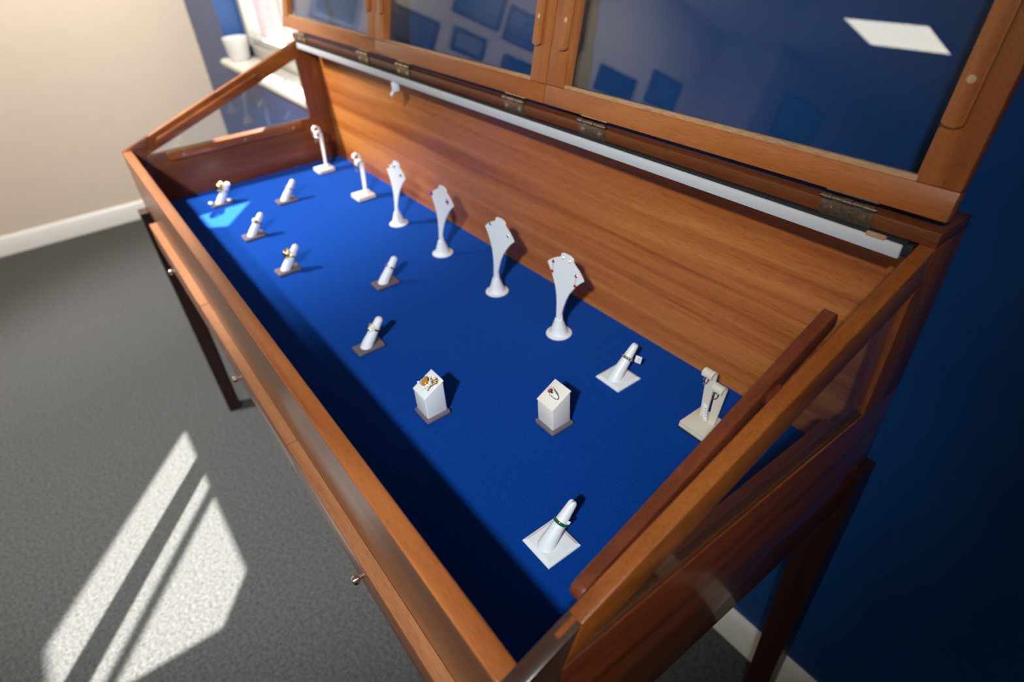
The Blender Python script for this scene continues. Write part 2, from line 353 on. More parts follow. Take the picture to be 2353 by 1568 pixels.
PFG = plain('grey picture frame', (.34, .36, .40), .5, 0, .05, 50)
PICS = [  # x wall, y0, y1, z0, z1, frame, colours, noise scale, label
    (XL, -.56, -.25, .515, .93, PFG, ((.10, .13, .19), (.16, .20, .27), (.12, .14, .13)), 5, 'large grey framed slate blue picture mirrored in the far lid'),
    (XL, -1.12, -.755, .56, .76, PF, ((.03, .05, .16), (.16, .18, .24), (.05, .08, .25), (.22, .12, .14)), 14, 'small dark blue picture mirrored in the middle lid by its far stile'),
    (XL, -1.60, -1.19, .86, 1.20, PF, ((.02, .06, .16), (.06, .16, .34), (.07, .05, .12)), 9, 'tall dark picture in the upper row mirrored in the middle lid'),
    (XL, -1.53, -1.245, .635, .78, PF, ((.22, .27, .28), (.30, .36, .38), (.20, .24, .24)), 6, 'small pale glazed picture mirrored low in the middle lid'),
    (XL, -1.98, -1.66, .83, 1.06, PF, ((.02, .04, .12), (.05, .09, .22), (.12, .13, .16)), 9, 'dark picture mirrored beside the near stile of the middle lid'),
    (XL, -2.02, -1.72, .50, .745, PF, ((.02, .04, .13), (.06, .09, .2)), 8, 'dark picture mirrored in the bottom near corner of the middle lid'),
    (XL, -3.22, -2.71, .77, .97, PF, ((.01, .03, .12), (.03, .06, .2), (.09, .1, .16)), 12, 'wide dark blue picture mirrored low in the nearest lid'),
    (XL, -3.86, -3.39, .84, 1.12, PF, ((.01, .03, .12), (.03, .06, .2), (.16, .05, .09)), 12, 'dark blue picture second along mirrored in the nearest lid'),
    (-3.1, -5.42, -4.52, .96, 1.36, PF, ((.02, .22, .34), (.08, .50, .55), (.5, .5, .15), (.42, .08, .22)), 7, 'turquoise picture with red blots mirrored in the nearest lid'),
]
for x, y0, y1, z0, z1, fm, cols, sc, lab in PICS:
    t = thing('framed_picture', (x, (y0 + y1) / 2, z0), lab, 'picture', 'pictures on the beige wall')
    f = .028 if fm is PFG else .02
    b = MB().box(x, x + .022, y0, y0 + f, z0, z1, .002).box(x, x + .022, y1 - f, y1, z0, z1, .002).box(x, x + .022, y0 + f, y1 - f, z0, z0 + f, .002).box(x, x + .022, y0 + f, y1 - f, z1 - f, z1, .002)
    b.build('picture_frame', fm, t)
    MB().box(x, x + .008, y0 + f, y1 - f, z0 + f, z1 - f).build('artwork', art_mat('picture print ' + str(PICS.index((x, y0, y1, z0, z1, fm, cols, sc, lab))), cols, sc), t, smooth=0)
    MB().box(x + .012, x + .014, y0 + f, y1 - f, z0 + f, z1 - f).build('glazing', GLASS, t, smooth=0)

# ------------------------------------------------------------------ the cabinet
L_, D_, HF, HB, YH, HH, T, TF, ZD, ZB = 1.731, .600, .1544, .3633, .532, .3473, .016, .0227, -.0066, -.0794
SL = (HH - HF) / YH
top = lambda y: HF + SL * y
cab = thing('display_cabinet', (-L_ / 2, .3, -H), 'long mahogany display cabinet with three raised glass lids and blue felt bed', 'display cabinet')
X3 = lambda u, v, w: Vector((w, u, v))          # (y, z) outline run along x
MB().box(-L_ + T, -T, TF, D_ - .016, -.014, -.0005).build('felt_bed', FELT, cab, smooth=0)
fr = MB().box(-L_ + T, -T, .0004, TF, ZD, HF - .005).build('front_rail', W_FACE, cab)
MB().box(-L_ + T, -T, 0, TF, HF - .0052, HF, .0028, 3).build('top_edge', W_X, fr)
b = MB().box(-L_ + T, -T, D_ - .016, D_, ZD, HH); b.build('back_panel', W_BACK, cab)
for side in (0, 1):                              # 0 near end, 1 far end
    x1 = 0 if side == 0 else -L_ + T; x0 = x1 - T
    zb = .132
    apex = (zb - HF + .042) / SL
    b = MB().prism([(.05, ZB), (D_ - .032, ZB), (D_ - .032, ZD), (D_, ZD), (D_, zb), (.05, zb)], x0, x1, X3, .0012)
    pan = b.build('end_panel', W_Y if side == 0 else W_YL, cab)
    tag(pan, 'near end panel with a sloping top rail' if side == 0 else 'far end panel in front of the window')
    lowr = lambda y: top(y) - .042
    MB().prism([(.052, lowr(.052)), (YH, lowr(YH)), (YH, HH), (.074, top(.074))], x0, x1, X3, .0017, 3).build('sloping_rail', W_RAIL, pan)
    MB().prism([(.0236, ZB), (.05, ZB), (.05, lowr(.05)), (.0735, top(.0735)), (.0, HF), (.0, ZD), (.0236, ZD)], x0, x1, X3, .001).build('front_stile', W_DARK if side == 0 else W_YL, pan)
    MB().prism([(.5185, zb), (D_, zb), (D_, HH), (YH, HH), (YH, lowr(YH)), (.5185, lowr(.5185))], x0, x1, X3, .0012).build('rear_stile', W_Z, pan)
    xm = (x0 + x1) / 2 + (.003 if side == 0 else -.003)
    MB().prism([(apex, zb - .003), (.522, zb - .003), (.522, lowr(.522) + .003), (apex + .004, lowr(apex) + .003)], xm - .0015, xm + .0015, X3).build('glass_pane', GLASS, pan, smooth=0)
    if side == 0:                                # bridle joint tongue showing in the dark stile
        MB().prism([(.054, top(.054) - .004), (.076, top(.076) - .004), (.076, top(.076) + .0003), (.054, top(.054) + .0003)], x0 + .0055, x0 + .0105, X3).build('tenon', W_RAIL, pan)
    if side == 0: MB().box(-.0125, -.0022, apex + .004, .517, zb, zb + .0045, .0008).build('ledge_shade_bead', W_SHADE_BEAD, pan)  # added strip, its dark colour stands in for the rail's shade on the ledge
    # inner bead under the glass, with screws, and round-ended stop strip on the sloping rail
    xi = x0 if side == 0 else x1; sg = -1 if side == 0 else 1
    MB().box(min(xi, xi + sg * .011), max(xi, xi + sg * .011), .10, .486, zb - .024, zb - .0012, .0012).build('glass_bead', W_RAIL if side else W_RED, pan)
    for ys in (.14, .31, .455):
        MB().lathe([(.0035, 0), (.0035, .0008), (.0005, .0012)], (xi + sg * .011, ys, zb - .013), 14, Matrix(((0, 0, sg), (0, 1, 0), (1, 0, 0)))).build('screw', BRASS_PALE, pan)
    ya, yb, hw = (.089 if side == 0 else .088), (.440 if side == 0 else .40), .011
    cz = lambda y: top(y) - (.020 if side == 0 else .0275) + .0
    out = []
    for k in range(9): th = math.pi * (.5 + k / 8); out.append((ya + hw + hw * math.cos(th), cz(ya + hw) + hw * math.sin(th) * 1.05))
    for k in range(9): th = math.pi * (-.5 + k / 8); out.append((yb - hw + hw * math.cos(th), cz(yb - hw) + hw * math.sin(th) * 1.05))
    xa = xi + sg * (.004 if side == 0 else 0); xb = xi + sg * (.017 if side == 0 else .008)
    sk = .030 if side == 0 else 0.
    MB().prism(out, min(xa, xb), max(xa, xb), lambda u, v, w: Vector((w + sg * sk * (u - ya), u, v)), .001).build('stop_strip', W_RED if side == 0 else W_RAIL, pan)
    if side == 0:
        MB().box(xi - .0135, xi, .33, .35, top(.33) - .028, top(.33) - .016).build('strip_spacer', W_RED, pan)
# fixed hinge rail along the back top
MB().box(-L_ - .012, .0, YH, D_, HH, HB, .0015).build('hinge_rail', wood('hinge rail mahogany', 'x', (.17, .048, .014), (.12, .031, .009), (.075, .018, .006)), cab)
# strip light under the hinge rail
ls = MB().box(-1.700, -.027, .524, .536, .3285, .3435, .0012).build('strip_light', WHITE_AL, cab); tag(ls, 'white strip light housing under the hinge rail')
MB().box(-1.700, -.024, .527, .540, .3435, HH).build('strip_light_back', BLACK, ls)
MB().box(-.030, -.018, .527, .540, .331, .345, .001).build('end_cap', BLACK, ls)
MB().box(-.064, -.044, .5235, .530, .3425, .3472, .001).build('bracket', W_PALE, ls)
q = MB().box(-1.123, -1.108, .520, .534, .309, .3285, .002); q.tube([(-1.119, .524, .311), (-1.124, .518, .300)], .004, 8)
tag(q.build('cable_clip', PORC, ls), 'small white cable clip')
# drawers
for i, (a, c) in enumerate(((-.0466, -.5576), (-.5576, -1.0684), (-1.0684, -1.600))):
    dr = tag(MB().box(c + .0012, a - .0012, -.0175, .30, ZB + .004, ZD, .0016).build('drawer', W_DRAWER, cab), ('drawer nearest the camera', 'middle drawer', 'drawer nearest the window')[i])
    MB().box(c + .0014, a - .0014, -.0168, .0, ZD - .002, ZD + .0006).build('drawer_top_edge', W_LEDGE, dr)
    xk = (a + c) / 2
    MB().lathe([(.0025, 0), (.0025, .006), (.0055, .008), (.0068, .0115), (.0055, .015), (.0005, .0165)], (xk, -.0172, -.034), 20, Matrix(((1, 0, 0), (0, 0, -1), (0, 1, 0)))).build('knob', STEEL, dr)
MB().box(-L_ + .05, -.05, .01, D_ - .02, ZB, ZB + .003).build('drawer_dust_board', W_LEG, cab, smooth=0)
MB().box(-L_ + .045, -1.602, .0015, .016, ZB, ZD - .001).build('front_apron', W_LEG, cab)
MB().box(-L_ + .03, -.03, D_ - .03, D_ - .012, ZB, ZD - .001).build('rear_apron', W_LEG, cab)
# legs
for cx, cy, ox, oy in ((-1, -1, -L_ - .004, -.023), (-1, 1, -L_ - .004, D_ + .014 - .046), (1, -1, .009 - .046, -.023), (1, 1, .009 - .046, D_ + .014 - .046)):
    s_ = .046; tp = [(ox, oy), (ox + s_, oy), (ox + s_, oy + s_), (ox, oy + s_)]
    mx_, my_ = ox + s_ / 2, oy + s_ / 2; zz = ZD - .0004 if cy < 0 else ZD - .0004
    bt = [(mx_ + (px - mx_) * .86, my_ + (py - my_) * .86) for px, py in tp]
    kz = -.13
    b = MB().loft([[(px, py, -H) for px, py in bt], [(px, py, kz) for px, py in tp], [(px, py, zz) for px, py in tp]])
    b.build('leg', W_LEG, cab, smooth=0)
# lids: leaning back from the hinge rail
LA = R(13.0); LP = Vector((0, .535, .3735)); UP = Vector((0, math.sin(LA), math.cos(LA))); BK = Vector((0, math.cos(LA), -math.sin(LA)))
def lidp(x, t, d): return LP + Vector((x, 0, 0)) + UP * t + BK * d
LH, TH = .53, .0175
lid_labels = ('lid nearest the camera', 'middle lid', 'lid nearest the window')
for i, (xa, xb) in enumerate(((-.0015, -.6052), (-.6072, -1.2130), (-1.2150, -1.812))):
    def slab(mb, x0, x1, t0, t1, d0, d1, bev=0):
        return mb.hexa([lidp(x0, t0, d0), lidp(x1, t0, d0), lidp(x1, t0, d1), lidp(x0, t0, d1), lidp(x0, t1, d0), lidp(x1, t1, d0), lidp(x1, t1, d1), lidp(x0, t1, d1)], bev)
    sw = .040
    lid = slab(MB(), xb, xa, 0, .029, 0, TH, .0012).build('lid', W_LID_X, cab); tag(lid, lid_labels[i])
    slab(MB(), xb + sw, xa - sw, LH - .03, LH, 0, TH, .0012).build('top_rail', W_LID_X, lid)
    for (s0, s1) in ((xa - sw, xa), (xb, xb + sw)):
        slab(MB(), s0, s1, .0292, LH, 0, TH, .0012).build('stile', W_LID_Z, lid)
    g = MB(); slab(g, xb + sw - .001, xa - sw + .001, .0285, .0345, .0035, TH - .001, .0008)
    g.build('rebate_bead', W_PALE, lid)
    for (s0, s1) in ((xa - sw - .003, xa - sw + .001), (xb + sw - .001, xb + sw + .003)): slab(MB(), s0, s1, .0285, LH - .03, .006, TH - .001).build('side_bead', W_LID_Z, lid, smooth=0)
    slab(MB(), xb + sw - .004, xa - sw + .004, .025, LH - .026, .0115, .0145).build('glass_pane', GLASS, lid, smooth=0)
    for sgn, xc in ((1, xa - .0305), (-1, xb + .031)):
        w_, t0, t1 = .0095, .0815, .47
        out = []
        for k in range(13): th = math.pi * (1 + k / 12); out.append((xc + w_ * math.cos(th), t0 + .004 + .004 * math.sin(th)))
        for k in range(13): th = math.pi * (k / 12); out.append((xc + w_ * math.cos(th), t1 - .004 + .004 * math.sin(th)))
        MB().prism(out, -.0055, .0, lambda u, v, w: lidp(u, v, w), .0008).build('retaining_strip', W_LID_Z, lid)
        for ts in (.1225, .42):
            rm = Matrix(((1, 0, 0), (0, UP.y, -BK.y), (0, UP.z, -BK.z)))
            sc_ = MB().lathe([(.0038, 0), (.0036, .0006), (.0005, .0007)], lidp(xc, ts, -.0055), 18, rm)
            slab(sc_, xc - .0022, xc + .0022, ts - .0004, ts + .0004, -.0064, -.0055); slab(sc_, xc - .0004, xc + .0004, ts - .0022, ts + .0022, -.0064, -.0055)
            sc_.build('screw', BRASS_PALE, lid)
    for hx in ((-.093, -.487), (-.681, -1.074), (-1.270, -1.664))[i]:
        hb = MB().box(hx - .0285, hx + .0285, YH - .0016, YH + .0002, .3470, .3650, .0004)
        hb.build('hinge_leaf', BRASS, lid)
        kn = MB()
        for k in range(5):
            a0 = hx - .0285 + k * .0114; kn.tube([(a0 + .0004, YH - .0012, .3672), (a0 + .0110, YH - .0012, .3672)], .0036 if k % 2 == 0 else .0030, 12)
        kn.tube([(hx - .0305, YH - .0012, .3672), (hx + .0305, YH - .0012, .3672)], .0012, 8)
        slab(kn, hx - .028, hx + .028, -.0009, .0006, .0002, .012)
        kn.build('hinge_knuckle', BRASS_MID, lid)
        for dx in (-.0185, .0185):
            MB().lathe([(.0043, 0), (.0040, .0009), (.0005, .0012)], (hx + dx, YH - .0016, .3545), 14, Matrix(((1, 0, 0), (0, 0, -1), (0, 1, 0)))).build('hinge_screw', BRASS_PALE, lid)

# ------------------------------------------------------------------ jewellery stands
def finger_mesh(B, Tp, r0_, r1_, slit=False, n=28, k=14):
    B, Tp = Vector(B), Vector(Tp); ax = Tp - B; Ln = ax.length; ax.normalize(); mb = MB(); rings = []
    a_, b_, _ = frame_of(ax)
    for i in range(k + 9):
        if i <= k: s_, cap = (Ln - r1_) * i / k, 0.
        else: cap = (i - k) / 9 * math.pi / 2 * .985; s_ = (Ln - r1_) + r1_ * math.sin(cap)
        f = min(1, max(0, s_ / (Ln - r1_))); rr = r0_ + (r1_ - r0_) * f
        rr = rr * (1 + .06 * math.exp(-(f / .12) ** 2))
        if i > k: rr = r1_ * math.cos(cap)
        tl = min(1., f / .22); nz = Vector((0, 0, 1)).lerp(ax, tl).normalized(); u_ = (Vector((1, 0, 0)) - nz * nz.x).normalized(); v_ = nz.cross(u_)
        ring = []
        for j in range(n):
            th = 2 * math.pi * j / n; p = B + ax * s_ + (u_ * math.cos(th) + v_ * math.sin(th)) * rr
            if slit:
                g = math.exp(-((rr * math.cos(th)) / .0011) ** 2) * max(0, (s_ - Ln * .86) / (Ln * .14)); p -= ax * .0028 * g
            ring.append(p)
        rings.append(ring)
    mb.loft(rings); return mb, B, ax, Ln
def at_finger(B, ax, Ln, r0_, r1_, f): return B + ax * Ln * f, r0_ + (r1_ - r0_) * f / .87
def ring_band(mb, C, ax, r, w=.0011, tall=1.6, n=40):
    a_, b_, _ = frame_of(ax); pts = []
    rings = []
    for i in range(n):
        th = 2 * math.pi * i / n; d = a_ * math.cos(th) + b_ * math.sin(th)
        rings.append([C + d * (r + w * math.cos(q)) + ax * w * tall * math.sin(q) for q in [2 * math.pi * t / 8 for t in range(8)]])
    return mb.loft(rings, False, True)
def front_dir(ax, ang=0):
    f = Vector((0, -1, 0)); f = (f - ax * f.dot(ax)).normalized(); s_ = ax.cross(f)      # towards the cabinet front
    return (f * math.cos(ang) + s_ * math.sin(ang)).normalized()
def price_tag(name, C, u, v, w, h, parent):
    C, u, v = Vector(C), Vector(u).normalized(), Vector(v).normalized(); nn = u.cross(v)
    t_ = .0004
    o = MB().hexa([C + u * a * w / 2 + v * b_ * h / 2 + nn * c_ * t_ for c_ in (-1, 1) for a, b_ in ((-1, -1), (1, -1), (1, 1), (-1, 1))], .0003).build(name, TAG, parent)
    q = MB()
    for k in range(4):
        cc = C + v * h * (.22 - .15 * k) + nn * (t_ + .0001) + u * w * .12; ww = w * (.20 - .03 * (k % 2))
        q.hexa([cc + u * a * ww + v * b_ * h * .03 + nn * c_ * .0001 for c_ in (-1, 1) for a, b_ in ((-1, -1), (1, -1), (1, 1), (-1, 1))])
    q.build('printed_lines', INK, o, smooth=0); return o

FING = {}
fing_spec = [  # name key, base x0,x1,y0,y1, label of stand, tip x shift
    ('domed', -1.5945, -1.561, .1425, .1985, 'finger ring stand on grey base in the far front corner, sun patch beside it'),
    ('violet', -1.4845, -1.446, .288, .342, 'finger ring stand on grey base in front of the two tallest hook stands'),
    ('rose', -1.324, -1.286, .148, .200, 'finger ring stand on grey base carrying the rose gold ring'),
    ('flower', -1.0935, -1.059, .151, .2035, 'finger ring stand on grey base carrying the gold flower ring'),
    ('blue', -.8925, -.8585, .290, .342, 'finger ring stand on grey base standing alone before the second fan stand'),
    ('green', -.7065, -.676, .1615, .214, 'finger ring stand on grey base nearest the pale block stands'),
]
for key, x0, x1, y0, y1, lab in fing_spec:
    cx, cy = (x0 + x1) / 2, (y0 + y1) / 2
    t = thing('ring_finger_stand', (cx, cy, 0), lab, 'ring stand', 'finger ring stands on grey bases')
    MB().box(x0, x1, y0, y1, 0, .0072, .0024, 3).build('base', TAUPE, t)
    B = Vector((cx + .0005, cy - .004, .0070)); Tp = Vector((cx + .0005, cy + .0335, .0545)); ra, rb = .0108, .0073
    mb, B, ax, Ln = finger_mesh(B, Tp, ra, rb); mb.build('finger', PORC, t); FING[key] = (B, ax, Ln, ra, rb)
for key, cx, cy, lab in (('near', -.1697, .1812, 'white square based ring cone in the near front corner of the felt'), ('mid', -.3412, .4676, 'white square based ring cone with a hanging tag near the back panel')):
    t = thing('ring_cone_stand', (cx, cy, 0), lab, 'ring stand', 'white square based ring cones'); h_ = .0255
    b = MB().loft([[(cx + sx * h_ * q, cy + sy * h_ * q, z) for sx, sy in ((-1, -1), (1, -1), (1, 1), (-1, 1))] for q, z in ((1, 0), (1.0, .0022), (.98, .0030), (.80, .0052))])
    b.build('base', PORC, t, smooth=20)
    B = Vector((cx, cy - .008, .0048)); Tp = Vector((cx, cy + .0375, .0535)); ra, rb = .0112, .0058
    mb, B, ax, Ln = finger_mesh(B, Tp, ra, rb, True, 40, 18); mb.build('finger', PORC, t); FING[key] = (B, ax, Ln, ra, rb)

def ring_thing(key, f, label, band, cat='ring', name='finger_ring', extra=0.0):
    B, ax, Ln, ra, rb = FING[key]; C, r = at_finger(B, ax, Ln, ra, rb, f)
    t = thing(name, C, label, cat, 'rings on display')
    mb = ring_band(MB(), C, ax, r + .0009 + extra, .0013); mb.build('band', band, t)
    return t, C, ax, r
# domed gold ring with a bow tag, far front corner
t, C, ax, r = ring_thing('domed', .60, 'large domed gold ring on the finger stand in the far front corner', GOLD)
fd = front_dir(ax, -.35); a_, b_, d_ = frame_of(fd); M3 = Matrix((a_, b_, d_)).transposed()
MB().ball(C + fd * (r + .0075) + ax * .004, .0145, 20, 12, (1.05, 1, .66), M3).build('dome', GOLD, t)
MB().ball(C + front_dir(ax, .5) * (r + .004) + ax * .017, .0034, 10, 8).build('bead', GOLD, t)
CB = FING['domed'][0]
for a_, b__, z_, sx_, sy_ in ((.007, .024, .0117, .011, .0075), (-.004, -.0225, .0109, .0085, .006)):
    MB().ball(CB + Vector((a_, b__, z_ - .0070)), 1.0, 14, 8, (sx_, sy_, .0032)).build('folded_tag', TAG, t)
# violet
t, C, ax, r = ring_thing('violet', .58, 'thin gold ring with a small violet pink stone', GOLD)
fd = front_dir(ax, -.25); MB().gem(C + fd * (r + .002), fd, .0042).build('stone', gemmat('violet stone', (.45, .09, .40)), t)
MB().ball(C + fd * (r + .001), .0022, 10, 6).build('setting', GOLD, t)
# rose
t, C, ax, r = ring_thing('rose', .60, 'rose gold ring with pale pink stones and a pearl', GOLD_R)
for q, an in enumerate((-.7, -.25, .2)):
    fd = front_dir(ax, an); MB().gem(C + fd * (r + .002), fd, .0058).build('stone', (gemmat('pale pink stone', (.75, .38, .34)), DIAM, DIAM)[q], t)
fd = front_dir(ax, .75); MB().ball(C + fd * (r + .0015), .0050, 12, 8).build('bead', GOLD_R, t)
# flower
t, C, ax, r = ring_thing('flower', .56, 'chunky yellow gold ring with a large petalled flower head', GOLD)
fd = front_dir(ax, -.25); a_, b_, d_ = frame_of(fd); q = MB()
for k in range(6):
    th = k * math.pi / 3; q.ball(C + fd * (r + .0035) + (a_ * math.cos(th) + b_ * math.sin(th)) * .0062, .0064, 12, 8, (1, 1, .6), Matrix((a_, b_, d_)).transposed())
q.ball(C + fd * (r + .007), .0058, 10, 8); q.build('flower_head', GOLD, t)
MB().tube([C + front_dir(ax, k * .2 - .2) * (r + .0012) + ax * (.0015 - .0012 * k) for k in range(6)], .0030, 8).build('leaf', GOLD, t)
# blue and white
t, C, ax, r = ring_thing('blue', .60, 'slim white metal ring with a violet blue stone and a bright white stone', SILVER)
fd = front_dir(ax, -.35); MB().gem(C + fd * (r + .0022), fd, .0046).build('stone', gemmat('violet blue stone', (.16, .06, .62)), t)
fd = front_dir(ax, .55); MB().gem(C + fd * (r + .0012), fd, .0032).build('accent_stone', DIAM, t)
MB().gem(C + front_dir(ax, -.75) * (r + .0015), front_dir(ax, -.75), .0024).build('accent_stone', GOLD, t)
# green cluster
t, C, ax, r = ring_thing('green', .60, 'gold ring with a round green stone and a cluster of white stones', GOLD)
fd = front_dir(ax, -.55); MB().gem(C + fd * (r + .0025), fd, .0058, n=10).build('stone', EMER, t); MB().gem(C + fd * (r + .0008), fd, .0064, .002, n=10).build('setting', GOLD, t)
q = MB()
for an, h_ in ((-.15, .003), (-.05, -.002), (.2, .0005), (.4, -.0025), (.45, .003), (.7, 0.)):
    fd = front_dir(ax, an); q.gem(C + fd * (r + .0018) + ax * h_, fd, .0043)
q.build('white_stones', DIAM, t)
q = MB()
for an, h_ in ((.05, .0045), (.25, -.004), (-.25, -.0045), (.6, .002)): q.ball(C + front_dir(ax, an) * (r + .0013) + ax * h_, .0032, 8, 6)
q.build('gold_beads', GOLD, t)
# green enamel bands
for key, f, lab in (('near', .52, 'green enamel band with gold dots on the ring cone in the near front corner'), ('mid', .58, 'slender green enamel band with gold links on the ring cone near the back panel')):
    t, C, ax, r = ring_thing(key, f, lab, ENAMEL)
    q = MB()
    for k in range(10):
        fd = front_dir(ax, k * math.pi / 5 + .25); q.ball(C + fd * (r + .0014), .00125 if key == 'near' else .0016, 8, 6)
    q.build('gold_dots', GOLD, t)
    q = MB(); ring_band(q, C + ax * .0019, ax, r + .0007, .0004, 1); ring_band(q, C - ax * .0019, ax, r + .0007, .0004, 1); q.build('gold_edges', GOLD, t)
    if key == 'near':
        price_tag('price_tag', C + Vector((.0085, .004, .003)), (1, .35, .35), (.1, .25, .5), .006, .0055, t)
    else:
        sd_ = front_dir(ax, 1.15); MB().tube([C + sd_ * (r + .001), C + Vector((.0105, .004, .001))], .0004, 6).build('tag_thread', plain('red thread', (.45, .1, .06), .7), t)
        price_tag('price_tag', C + Vector((.0165, .008, .002)), (.93, .35, -.1), (.05, .25, 1), .0105, .0125, t)

# block stands
def block_stand(cx, cy, lab):
    t = thing('ring_block_stand', (cx, cy, 0), lab, 'ring stand', 'slanted block ring stands')
    MB().box(cx - .0215, cx + .0215, cy - .0215, cy + .0215, 0, .0085, .0036, 4).build('base', TAUPE, t)
    h_ = .0173; zf, zb_ = .0475, .0655
    b = MB().hexa([(cx - h_, cy - h_, .0080), (cx + h_, cy - h_, .0080), (cx + h_, cy + h_, .0080), (cx - h_, cy + h_, .0080), (cx - h_, cy - h_, zf), (cx + h_, cy - h_, zf), (cx + h_, cy + h_, zb_), (cx - h_, cy + h_, zb_)], .0018, 3)
    b.build('block', PORC if cx < -.4 else CREAM_W, t)
    k_ = h_ + .0007; sl = (zb_ - zf) / (2 * h_)
    zc = lambda y: zf + sl * (y - cy + h_)
    b = MB().hexa([(cx + sx * k_, cy + sy * k_, zc(cy + sy * k_) + o_) for o_ in (.0004, .0024) for sx, sy in ((-1, -1), (1, -1), (1, 1), (-1, 1))], .0012, 3)
    b.build('top_pad', PORC if cx < -.4 else CREAM_W, t)
    n_ = Vector((0, -sl, 1)).normalized(); return Vector((cx, cy, zc(cy) + .0026)), n_
C, n_ = block_stand(-.4685, .1895, 'white slanted block ring stand nearer the front rail')
u_, v_ = Vector((1, 0, 0)), n_.cross(Vector((1, 0, 0)))
KJ = 1.3
P = lambda a, b_, h_=0: C + u_ * a * KJ + v_ * b_ * KJ + n_ * h_ * KJ
t = thing('cluster_ring', C, 'ornate gold ring with an amber pear stone on the block nearer the front', 'ring', 'rings on display')
q = MB(); q.gem(P(-.0055, .000, .0022), n_, .0060, .0034, 10, 1.35); q.build('stone', CITR, t)
MB().gem(P(-.0055, .000, .0008), n_, .0070, .0026, 12, 1.3).build('setting', GOLD, t)
q = MB()
for a, b_ in ((-.0105, -.0062), (-.0072, -.0075), (-.0035, -.0072), (.0005, -.0062), (.003, -.0035), (.0045, .0), (.0025, .0025), (.0065, -.004), (.004, -.0075)): q.gem(P(a, b_, .0022), n_, .0026, .004)
q.build('white_stones', DIAM, t)
q = MB()
for k in range(7):
    th = k * .9; q.ball(P(.0070 + .0032 * math.cos(th), .0075 + .0028 * math.sin(th), .002 + .0008 * (k % 3)), .0021, 8, 6)
q.tube([P(.0095, .009, .0015), P(.0085, .003, .0022), P(.0075, -.001, .002), P(.0085, -.006, .001)], .0010, 8)
q.tube([P(-.003, .008, .0012), P(.001, .0062, .0025), P(.005, .0058, .002)], .0008, 8)
q.build('gold_leaves', GOLD, t)
C, n_ = block_stand(-.3275, .3190, 'ivory slanted block ring stand nearer the back panel')
v_ = n_.cross(Vector((1, 0, 0)))
t = thing('ruby_ring', C, 'white stone ring with one red centre stone on the ivory block', 'ring', 'rings on display')
tt = Vector((1, 0, 0)) * .99 - v_ * .12; tt.normalize(); q = MB(); d0 = []
sidev = n_.cross(tt)
for k in range(13):
    th = R(16) + R(148) * k / 12; d0.append(C + tt * .0118 * math.cos(math.pi - th) + n_ * (.0088 * math.sin(th) - .0025))
rings = []
for i, p in enumerate(d0):
    tg = (d0[min(i + 1, 12)] - d0[max(i - 1, 0)]).normalized(); up_ = sidev.cross(tg); wd = .0026 + .0026 * math.sin(math.pi * i / 12)
    rings.append([p + sidev * wd * math.cos(a) + up_ * .0010 * math.sin(a) for a in [2 * math.pi * j / 12 for j in range(12)]])
MB().loft(rings).build('band', plain('pale gold', (.78, .70, .45), .2, 1.0, .05, 500), t)
q = MB()
for i in range(1, 12):
    for s_ in (-1, 1):
        if abs(i - 4) > 1.6: q.gem(d0[i] + sidev * .0030 * s_ * math.sin(math.pi * i / 12) + n_ * .0009, (d0[i] - C + n_ * .004), .0015)
for k in range(10): q.gem(d0[4] + tt * .0052 * math.cos(k * math.pi / 5) + sidev * .0050 * math.sin(k * math.pi / 5) + n_ * .0008, n_, .0014)
q.gem(d0[8] + n_ * .0012, d0[8] - C + n_ * .004, .0030); q.build('white_stones', DIAM, t)
MB().gem(d0[4] + n_ * .0020, n_ - tt * .2, .0036, n=10).build('stone', RUBY, t)
MB().hexa([C + tt * a * .0105 + sidev * b_ * .0030 + n_ * c_ for c_ in (-.0006, .0004) for a, b_ in ((-1, -1), (1, -1), (1, 1), (-1, 1))], .0003).build('slot', plain('grey slot lining', (.55, .54, .50), .7), t)

# fan stands
FANS = []
LEAN = R(10.5)
def fan_stand(cx, cy, lab):
    t = thing('earring_fan_stand', (cx, cy, 0), lab, 'earring stand', 'white fan earring stands')
    MB().lathe([(.0005, 0), (.0230, 0), (.0237, .0012), (.0233, .0023), (.0210, .0030), (.0176, .0040), (.0157, .0068), (.0137, .013), (.0108, .0215), (.0084, .0290), (.0072, .0325), (.0060, .0330), (.0005, .0330)], (cx, cy, 0), 44).build('base', PORC, t)
    KX = 1.06
    sp = [(.0300, .0046), (.045, .0058), (.060, .0079), (.075, .0114), (.090, .0170), (.103, .0240), (.115, .0335), (.126, .0445)]
    arc = []
    for k in range(9):
        x = .0448 - (.0448 - .0150) * k / 8; arc.append((x, .126 + .0230 * (1 - (x / .0448) ** 2)))
    tab = [(.0150, .1525), (.0135, .1540)] + [(x, .1552 + .0016 * (1 - (x / .012) ** 2)) for x in (.011, .006, 0, -.006, -.011)] + [(-.0138, .1535), (-.0138, .1475)]
    right = [(w_, s_) for s_, w_ in sp] + arc[1:] + tab
    left = [(-x, s_) for x, s_ in arc[1:-1]][::-1] + [(-w_, s_) for s_, w_ in sp][::-1]
    ca, sa = math.cos(LEAN), math.sin(LEAN)
    def fp(x, s_, d):
        bend = 0
        return Vector((cx + x * KX, cy - .002 + (s_ - .03) * sa + d * ca + bend, .03 + (s_ - .03) * ca - d * sa))
    MB().prism(right + left, -.0012, .0012, lambda u, v, w_: fp(u, v, w_), .0006, 2).build('fan', PORC, t)
    MB().prism([(-.002, .029), (.0075, .029), (.0070, .040), (.0045, .047), (.0025, .043)], .0014, .0030, lambda u, v, w_: fp(u, v, w_), .0005).build('retaining_clip', PORC, t)
    return fp
fp1 = fan_stand(-1.121, .480, 'white fan earring stand farthest from the camera')
fp2 = fan_stand(-.9105, .480, 'white fan earring stand holding large purple earrings')
